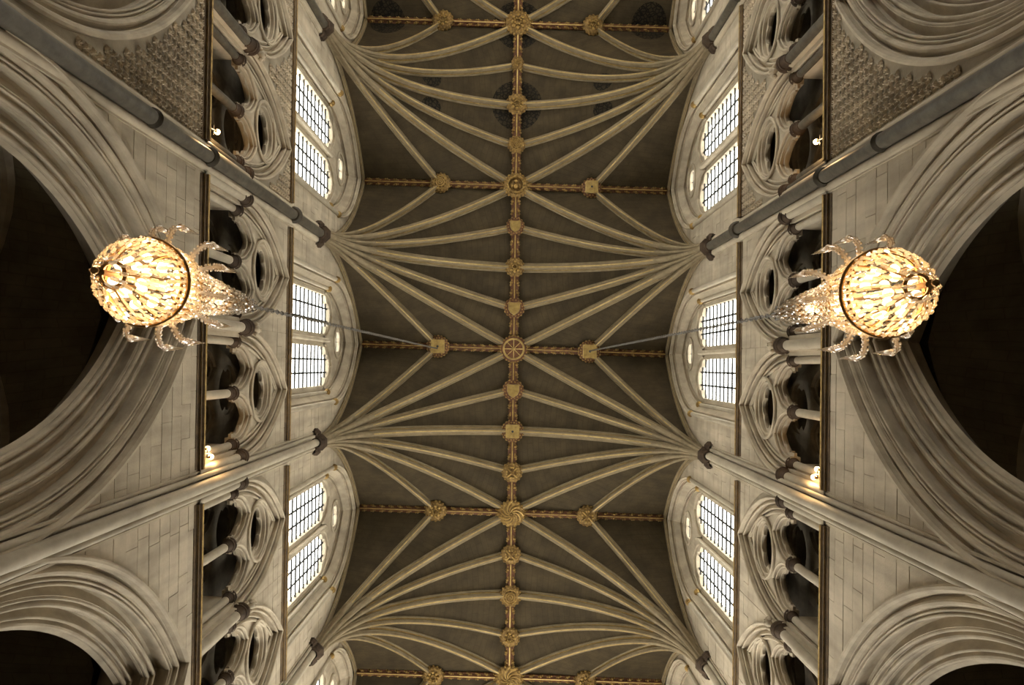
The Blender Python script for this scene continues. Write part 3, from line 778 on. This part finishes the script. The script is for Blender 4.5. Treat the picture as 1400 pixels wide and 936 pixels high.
# ---- gilded ridge ribs
leafm = MB()
for e in (-1, 1):
    leafm.ball((0.07 * e, 0.0, -0.05), 0.07, 6, 4, 0, (0.9, 0.8, 0.8)); leafm.ball((0.09 * e, 0.07, -0.02), 0.045, 6, 4); leafm.ball((0.05 * e, -0.07, -0.04), 0.045, 6, 4)
leafme = leafm.mesh('leaf_ornament', m_gilt, 60)
ridge_p = [(-0.11, 0.05), (-0.11, -0.09), (-0.05, -0.12), (-0.045, -0.16), (-0.015, -0.185), (0.015, -0.185), (0.045, -0.16), (0.05, -0.12), (0.11, -0.09), (0.11, 0.05)]
def ridge(name, label, a, b_, nleaf, sc=1.0):
    a = Vector((*a, ZR)); b2 = Vector((*b_, ZR)); d = (b2 - a); L = d.length; d.normalize(); n_ = Vector((-d.y, d.x, 0))
    mid = (a + b2) / 2
    root = thing(name, label, 'ridge rib', mid)
    mb = MB(); mb.grid([[tuple(p + n_ * (x * sc) + Vector((0, 0, z * sc)) - mid) for x, z in ridge_p] for p in (a, b2)], mfun=lambda i, j: 1 if j == 4 else 0)
    link('rib_body', mb.mesh('rib_body', [m_giltred, m_giltline], 30), root)
    ang = math.atan2(-d.x, d.y)
    for i in range(nleaf):
        p = a + d * (L * (i + 0.5) / nleaf) - mid
        o = link('leaf_ornament', leafme, root, (p.x, p.y, -0.07), (0, 0, ang)); o.scale = (sc, sc * 0.9, sc)
for k in range(-2, 3):
    t = bay_t(k)
    ridge('ridge_rib', 'gilded leafy ridge rib running along the vault centre through the %s bay' % BAYNAME[k], (0, t - hp), (0, t + hp), 16, 1.35)
    for sd in (-1, 1):
        ridge('ridge_rib', 'gilded cross ridge rib from the centre boss to the %s window arch, %s bay' % (SIDE[sd], BAYNAME[k]),
              (0, t), (sd * 5.3, t + SK * sd * 5.3), 17, 1.05)

# ---- roof bosses
def boss(name_type, R):
    """returns list of (part, MB, material, kind); faces down, z<0 is towards the nave"""
    parts = []
    d = MB(); d.lathe((0, 0, 0), [(R * 0.6, 0.05), (R * 0.86, -0.10), (R * 0.94, -0.20), (R * 0.86, -0.28), (R * 0.62, -0.32), (0.0, -0.32)], 28)
    parts.append(('boss_body', d, m_giltred if name_type in ('wheel', 'shield', 'square', 'plaque') else m_bossbody, None))
    wr = MB(); n = 20 if R > 0.4 else 16
    for i in range(n):
        a = 2 * PI * i / n
        wr.ball((R * 0.88 * cos(a), R * 0.88 * sin(a), -0.20), R * 0.13, 6, 5, 0, (1, 1, 1.3))
        a2 = a + PI / n; wr.ball((R * 0.72 * cos(a2), R * 0.72 * sin(a2), -0.28), R * 0.10, 6, 4)
    if name_type != 'wheel': parts.append(('leaf_wreath', wr, m_gilt, 'stuff'))
    c = MB()
    if name_type == 'wheel':
        rim = [(R * 0.70 * cos(2 * PI * i / 32), R * 0.70 * sin(2 * PI * i / 32), -0.33) for i in range(32)]
        c.tube(rim, R * 0.07, 8, 0, True)
        for i in range(8):
            a = PI * i / 4 + PI / 2; c.tube([(0, 0, -0.34), (R * 0.68 * cos(a), R * 0.68 * sin(a), -0.34)], R * 0.03, 6)
        c.ball((0, 0, -0.34), R * 0.10, 8, 5)
        q = MB()
        for i in range(26):
            a = 2 * PI * i / 26; q.ball((R * 0.9 * cos(a), R * 0.9 * sin(a), -0.22), R * 0.085, 6, 4, 0, (1, 1, 1.4))
        parts.append(('bead_border', q, m_gilt, 'stuff')); parts.append(('wheel', c, m_giltline, None))
    elif name_type == 'shield':
        pts = [(-0.52, -0.50), (0, -0.46), (0.52, -0.50), (0.52, 0.10), (0.36, 0.42), (0, 0.66), (-0.36, 0.42), (-0.52, 0.10)]
        f0 = [(x * R, y * R, -0.40) for x, y in pts]; b0 = [(x * R * 1.08, y * R * 1.08, -0.28) for x, y in pts]; n = len(pts)
        c.add(f0 + b0, [tuple(range(n))] + [(i, (i + 1) % n, n + (i + 1) % n, n + i) for i in range(n)])
        c.box((-0.03 * R, -0.45 * R, -0.42), (0.03 * R, 0.6 * R, -0.39)); c.box((-0.5 * R, -0.1 * R, -0.42), (0.5 * R, -0.04 * R, -0.39))
        parts.append(('shield', c, m_giltline, None))
    elif name_type in ('plaque', 'square'):
        h = 0.5 * R
        c.box((-h, -h * 1.15, -0.42), (h, h * 1.15, -0.28)); c.box((-h * .12, -h * 1.15, -0.44), (h * .12, h * 1.15, -0.41))
        for e in (-1, 1): c.tube([(e * h * 1.05, -h * 1.1, -0.38), (e * h * 1.05, h * 1.1, -0.38)], 0.03, 6)
        parts.append(('plaque', c, m_giltline, None))
        q = MB(); q.lathe((0, 0, 0), [(0.0, -0.448), (R * 0.10, -0.448), (R * 0.10, -0.42)], 12); parts.append(('hole_shade_disc', q, m_iron, None))  # dark disc colours in the shade of an open hole
    elif name_type == 'swirl':
        for i in range(11):
            a0 = 2 * PI * i / 11
            pts = []; rr = []
            for j in range(8):
                u = j / 7; a = a0 + u * 1.3; r = R * (0.14 + 0.72 * u); pts.append((r * cos(a), r * sin(a), -0.37 + 0.12 * u * u)); rr.append(R * (0.035 + 0.075 * u))
            c.tube(pts, rr, 6)
        c.ball((0, 0, -0.36), R * 0.09, 8, 5); parts.append(('swirled_leaves', c, m_gilt, None))
    elif name_type == 'rose':
        for r, z in ((0.60, -0.33), (0.38, -0.37), (0.2, -0.40)):
            c.tube([(R * r * cos(2 * PI * i / 24), R * r * sin(2 * PI * i / 24), z) for i in range(24)], R * 0.055, 6, 0, True)
        for i in range(10):
            a = 2 * PI * i / 10; c.ball((R * 0.49 * cos(a), R * 0.49 * sin(a), -0.34), R * 0.07, 6, 4)
        c.ball((0, 0, -0.40), R * 0.1, 8, 5); parts.append(('ringed_rose', c, m_gilt, None))
    elif name_type == 'cross':
        for i in range(4):
            a = PI / 4 + PI / 2 * i
            c.tube([(R * .1 * cos(a), R * .1 * sin(a), -0.40), (R * 0.62 * cos(a), R * 0.62 * sin(a), -0.34)], [R * 0.06, R * 0.1], 6)
            a = PI / 2 * i; 
            for q_ in (-.25, .25): c.ball((R * 0.48 * cos(a + q_), R * 0.48 * sin(a + q_), -0.34), R * 0.13, 7, 5, 0, (1, 1, .6))
        parts.append(('crossed_leaves', c, m_gilt, None))
    elif name_type == 'crown':
        c.lathe((0, 0, 0), [(R * 0.60, -0.30), (R * 0.66, -0.38), (R * 0.56, -0.40), (R * 0.52, -0.33)], 20)
        for i in range(8):
            a = PI * i / 4; c.ball((R * 0.62 * cos(a), R * 0.62 * sin(a), -0.42), R * 0.12, 6, 5)
        c.ball((0, 0.05, -0.36), R * 0.24, 10, 7, 0, (0.8, 1.1, .8)); c.ball((0, -R * 0.25, -0.40), R * 0.15, 8, 6)
        for e in (-1, 1): c.ball((e * R * 0.3, R * 0.1, -0.36), R * 0.13, 8, 5, 0, (.7, 1.5, .7))
        parts.append(('crowned_figure', c, m_gilt, None))
    else:  # foliage
        for i in range(8):
            a = 2 * PI * i / 8
            c.ball((R * 0.45 * cos(a), R * 0.45 * sin(a), -0.34), R * 0.17, 7, 5, 0, (1, 1, .7))
            c.ball((R * 0.24 * cos(a + .4), R * 0.24 * sin(a + .4), -0.38), R * 0.10, 6, 4)
        parts.append(('carved_foliage', c, m_gilt, None))
    return parts
boss_cache = {}
def place_boss(x, t, typ, R, label):
    root = thing('roof_boss', label, 'roof boss', (x, t + SK * x, ZR), )
    key = (typ, R)
    if key not in boss_cache:
        boss_cache[key] = [(n_, mb.mesh(n_, m_, 50), kd) for n_, mb, m_, kd in boss(typ, R)]
    for n_, me, kd in boss_cache[key]: link(n_, me, root, kind=kd)
ctr = [(-2, 0, 'foliage', .47, 'large gilded foliage boss in a wreath at the top of the vault centre line'),
       (-2, 1, 'foliage', .24, 'small gilded flower boss, second from the top on the centre line'),
       (-2, 2, 'foliage', .40, 'gilded open wreath boss inside the dark painted roundel'),
       (-2, 3, 'rose', .33, 'gilded ringed rose boss just below the painted roundel'),
       (-1, 0, 'crown', .46, 'large gilded boss with crowned figure in the upper bay'),
       (-1, 1, 'shield', .34, 'gilded shield boss just below the crowned figure boss'),
       (-1, 2, 'foliage', .36, 'gilded leaf boss between the two shield bosses of the upper middle ridge'),
       (-1, 3, 'shield', .38, 'gilded heater shield boss just above the wheel boss'),
       (0, 0, 'wheel', .50, 'large round gilded boss with eight wheel spokes at the picture centre'),
       (0, 1, 'shield', .39, 'gilded shield boss just below the wheel boss'),
       (0, 2, 'square', .41, 'gilded square-faced boss in a leaf wreath below the shield boss'),
       (0, 3, 'cross', .38, 'gilded four-leaf boss just above the upper swirl boss'),
       (1, 0, 'swirl', .49, 'large gilded swirling leaf boss in the lower bay'),
       (1, 1, 'cross', .37, 'gilded saltire-leaf boss just below the upper swirl boss'),
       (1, 2, 'rose', .40, 'gilded boss of concentric rings in the lower bay'),
       (1, 3, 'foliage', .37, 'gilded knotted foliage boss just above the bottom swirl boss'),
       (2, 0, 'swirl', .485, 'large gilded swirl boss cut by the bottom edge')]
for k, q, typ, R, lab in ctr: place_boss(0, bay_t(k) + q * hp / 2, typ, R, lab)
sb = {-2: ('foliage', 'foliage'), -1: ('rose', 'square'), 0: ('plaque', 'plaque'), 1: ('foliage', 'cross'), 2: ('foliage', 'foliage')}
dsc = {'foliage': 'gilded foliage boss', 'rose': 'gilded spiral rose boss', 'square': 'gilded block-faced boss', 'plaque': 'gilded plaque boss above a chandelier chain', 'cross': 'gilded crossed-leaf boss'}
for k in range(-2, 3):
    for e, sd in enumerate((-1, 1)):
        typ = sb[k][e]; place_boss(sd * 2.64, bay_t(k), typ, 0.41 if k == 0 else (.385 if k != -1 else .37), '%s on the cross ridge, %s of centre, %s bay' % (dsc[typ], SIDE[sd], BAYNAME[k]))

# =================================================================== CHANDELIERS
def interp(tab, x):
    for (a, b_), (c_, d) in zip(tab, tab[1:]):
        if x <= c_: return b_ + (d - b_) * (x - a) / (c_ - a)
    return tab[-1][1]
ch_prof = [(4.98, .02), (5.03, .055), (5.10, .085), (5.20, .105), (5.24, .12), (5.32, .19), (5.42, .245), (5.52, .285), (5.62, .305), (5.70, .30), (5.90, .295), (6.10, .27), (6.30, .225), (6.5, .185), (6.8, .155), (7.1, .135), (7.4, .115), (7.7, .085), (7.9, .05)]
drop = MB()
dl = 0.088
drop.add([(0, 0, 0), (0.012, 0, -0.014), (0, 0.014, -0.014), (-0.006, 0, -0.014), (0, -0.014, -0.014),
          (0.012, 0, -dl + 0.018), (0, 0.014, -dl + 0.018), (-0.006, 0, -dl + 0.018), (0, -0.014, -dl + 0.018), (0, 0, -dl)],
         [(0, 1, 2), (0, 2, 3), (0, 3, 4), (0, 4, 1), (1, 5, 6, 2), (2, 6, 7, 3), (3, 7, 8, 4), (4, 8, 5, 1), (9, 6, 5), (9, 7, 6), (9, 8, 7), (9, 5, 8)])
drop_me = drop.mesh('crystal_drop', m_cry, 0)
def chandelier(sd, label):
    base = Vector((sd * 2.64, T0 + 0.03 + 0.004 * sd, 4.98)); z0 = 4.98
    root = thing('chandelier', label, 'chandelier', base)
    # frame hoops and stem
    fr = MB()
    for z in (5.22, 5.66, 6.1, 6.5, 7.1, 7.75):
        r = interp(ch_prof, z) - 0.03
        fr.tube([(r * cos(2 * PI * i / 28), r * sin(2 * PI * i / 28), z - z0) for i in range(28)], 0.014, 6, 0, True)
    fr.tube([(0, 0, 0.1), (0, 0, 3.0)], 0.02, 8)
    for i in range(8):
        a = 2 * PI * i / 8; fr.tube([((interp(ch_prof, z) - .035) * cos(a), (interp(ch_prof, z) - .035) * sin(a), z - z0) for z in (5.22, 5.4, 5.66, 6.1, 6.5, 7.1, 7.75)], 0.007, 5)
    link('frame', fr.mesh('frame', m_gold, 60), root)
    rim = MB(); rim.tube([(0.312 * cos(2 * PI * i / 40), 0.312 * sin(2 * PI * i / 40), 0.70) for i in range(40)], 0.017, 8, 0, True)
    link('rim_band', rim.mesh('rim_band', m_gold, 60), root)
    fin = MB(); fin.lathe((0, 0, 0), [(0, -0.01), (0.022, 0.0), (0.026, 0.02), (0.012, 0.04), (0.03, 0.06)], 10); link('finial', fin.mesh('finial', m_gold, 60), root)
    # crystal drops in tiers
    drops = []; z = 5.07
    while z < 7.95:
        r = interp(ch_prof, z); n = max(8, int(2 * PI * r / 0.046)); z2 = z + 0.08; r2 = interp(ch_prof, z2)
        tilt = math.atan2(r2 - r, 0.08); off = random.random()
        for i in range(n):
            a = 2 * PI * (i + off) / n + random.uniform(-.02, .02)
            jr = random.uniform(-.006, .006)
            mt = Matrix.Translation(((r2 + jr) * cos(a), (r2 + jr) * sin(a), z2 - z0)) @ Matrix.Rotation(a, 4, 'Z') @ Matrix.Rotation(max(-0.9, min(1.25, tilt)) + random.uniform(-.08, .08), 4, 'Y') @ Matrix.Rotation(random.uniform(-.5, .5), 4, 'Z')
            drops.append((z, mt))
        z += 0.062 if z < 6.2 else 0.07
    ex = MB()
    for i, (z, mt) in enumerate(drops):
        if i < 300:
            o = link('crystal_drop', drop_me, root); o.matrix_local = mt
        else: ex.add([tuple(mt @ Vector(v)) for v in drop.v], drop.f)
    link('upper_crystal_drops', ex.mesh('upper_crystal_drops', m_cry, 0), root, kind='stuff')
    # lit bulbs inside the bowl
    bl = MB(); bl.ball((0, 0, 0), 0.035, 10, 8, 0, (1, 1, 1.4)); blm = bl.mesh('bulb', m_bulb, 60)
    for (zz, n, r) in ((5.42, 5, .10), (5.62, 8, .17), (5.95, 7, .15), (6.4, 4, .07), (7.0, 3, .05)):
        for i in range(n):
            a = 2 * PI * (i + .3) / n; link('bulb', blm, root, (r * cos(a), r * sin(a), zz - z0))
    # arms: curved beaded glass arm, dish and upright spike
    for i in range(13):
        a = 2 * PI * (i + 0.35) / 13; lv = 5.86 + 0.12 * (i % 2)
        ca, sa = cos(a), sin(a)
        pth = [(0.27, 0.03), (0.33, -0.02), (0.40, -0.02), (0.445, 0.03), (0.46, 0.09)]
        am = MB(); am.tube([(r * ca, r * sa, z) for r, z in pth], 0.016, 6)
        for j in range(9):
            u = j / 8 * 3.99; q = int(u); f_ = u - q; r = pth[q][0] * (1 - f_) + pth[q + 1][0] * f_; z = pth[q][1] * (1 - f_) + pth[q + 1][1] * f_
            for e in (-1, 1): am.ball((r * ca - sa * .02 * e, r * sa + ca * .02 * e, z - 0.012), 0.0125, 5, 4)
        arm = link('arm', am.mesh('arm', m_arm, 60), root, (0, 0, lv - z0))
        sp = MB(); sp.lathe((0.46 * ca, 0.46 * sa, 0.09), [(0.0, -0.01), (0.026, 0.0), (0.03, 0.02), (0.016, 0.025), (0.024, 0.06), (0.020, 0.14), (0.0, 0.38)], 8)
        link('spike', sp.mesh('spike', m_arm, 60), arm)
    # crown and chain
    cr = MB()
    for i in range(6):
        a = 2 * PI * i / 6; cr.tube([(0.06 * cos(a), 0.06 * sin(a), 2.85), (0.075 * cos(a), 0.075 * sin(a), 2.95), (0.0, 0.0, 3.05)], 0.008, 5)
    cr.ball((0, 0, 3.08), 0.03, 8, 6); link('crown', cr.mesh('crown', m_chain, 60), root)
    cn = MB(); z = 3.10; i = 0; top = ZR - 0.42 - z0
    cn.tube([(0.012 * sin(u * 1.3), 0.012 * cos(u * 1.3), 3.1 + u * (top - 3.1) / 80) for u in range(81)], 0.009, 5)
    while z < top:
        pts = []
        for j in range(8):
            b_ = 2 * PI * j / 8; x = 0.021 * cos(b_); zz = 0.055 * sin(b_)
            pts.append((x, 0, z + 0.055 + zz) if i % 2 else (0, x, z + 0.055 + zz))
        cn.tube(pts, 0.007, 4, 0, True); z += 0.092; i += 1
    link('chain', cn.mesh('chain', m_chain, 60), root, kind='stuff')
    for zz, p in ((5.50, 9), (5.9, 9), (6.7, 9)):
        d = bpy.data.lights.new('chandelier_light', 'POINT'); d.energy = p; d.color = (1.0, 0.60, 0.26) if zz < 6 else (1.0, 0.78, 0.56); d.shadow_soft_size = 0.12
        o = bpy.data.objects.new('chandelier_light', d); col.objects.link(o); o.parent = root; o.location = (0, 0, zz - z0)
    return root
chandelier(-1, 'tall lit crystal chandelier hanging in front of the left arcade')
chandelier(1, 'tall lit crystal chandelier hanging in front of the right arcade')

# =================================================================== GALLERY LAMPS
def lamp(sd, t, n, label, power):
    base = W(sd, SW + 0.02, t, 14.0)
    root = thing('gallery_lamp', label, 'lamp', base)
    br = MB(); br.box((-0.04, -0.06, -0.12), (0.04, 0.06, -0.06)); br.tube([(0, 0, -0.1), (0, 0, 0.2), (-sd * 0.03, 0, 0.34)], 0.012, 6)
    br.tube([(0, -0.09, 0.3), (0, 0.09, 0.3)], 0.012, 6); link('bracket', br.mesh('bracket', m_iron, 40), root)
    spots = [(-sd * .03, 0.0, 0.42)] if n == 1 else [(-sd * 0.02, 0.075, 0.42), (sd * .02, -0.075, 0.36)]
    for p in spots:
        h = MB(); h.lathe((p[0], p[1], p[2] - 0.07), [(0.0, -0.02), (0.025, -0.02), (0.03, 0.03), (0.0, 0.03)], 10); link('lamp_holder', h.mesh('lamp_holder', m_gold, 40), root)
        b_ = MB(); b_.ball(p, 0.052, 12, 10); link('bulb', b_.mesh('bulb', m_bulb2, 60), root)
        d = bpy.data.lights.new('lamp_light', 'POINT'); d.energy = power / n; d.color = (1.0, 0.62, 0.28); d.shadow_soft_size = 0.06
        o = bpy.data.objects.new('lamp_light', d); col.objects.link(o); o.parent = root; o.location = (p[0] - sd * 0.09, p[1], p[2])
lamp(-1, pier_t(-1) - 0.62, 1, 'single bright bare bulb lamp beside the dark marble shaft, left gallery', 45)
lamp(1, pier_t(-1) - 0.80, 1, 'single bright bare bulb lamp beside the dark marble shaft, right gallery', 45)
lamp(-1, pier_t(0) - 0.52, 2, 'pair of glowing globe bulbs on the left gallery sill under the chandelier', 30)
lamp(1, pier_t(0) - 0.52, 2, 'pair of glowing globe bulbs on the right gallery sill under the chandelier', 30)
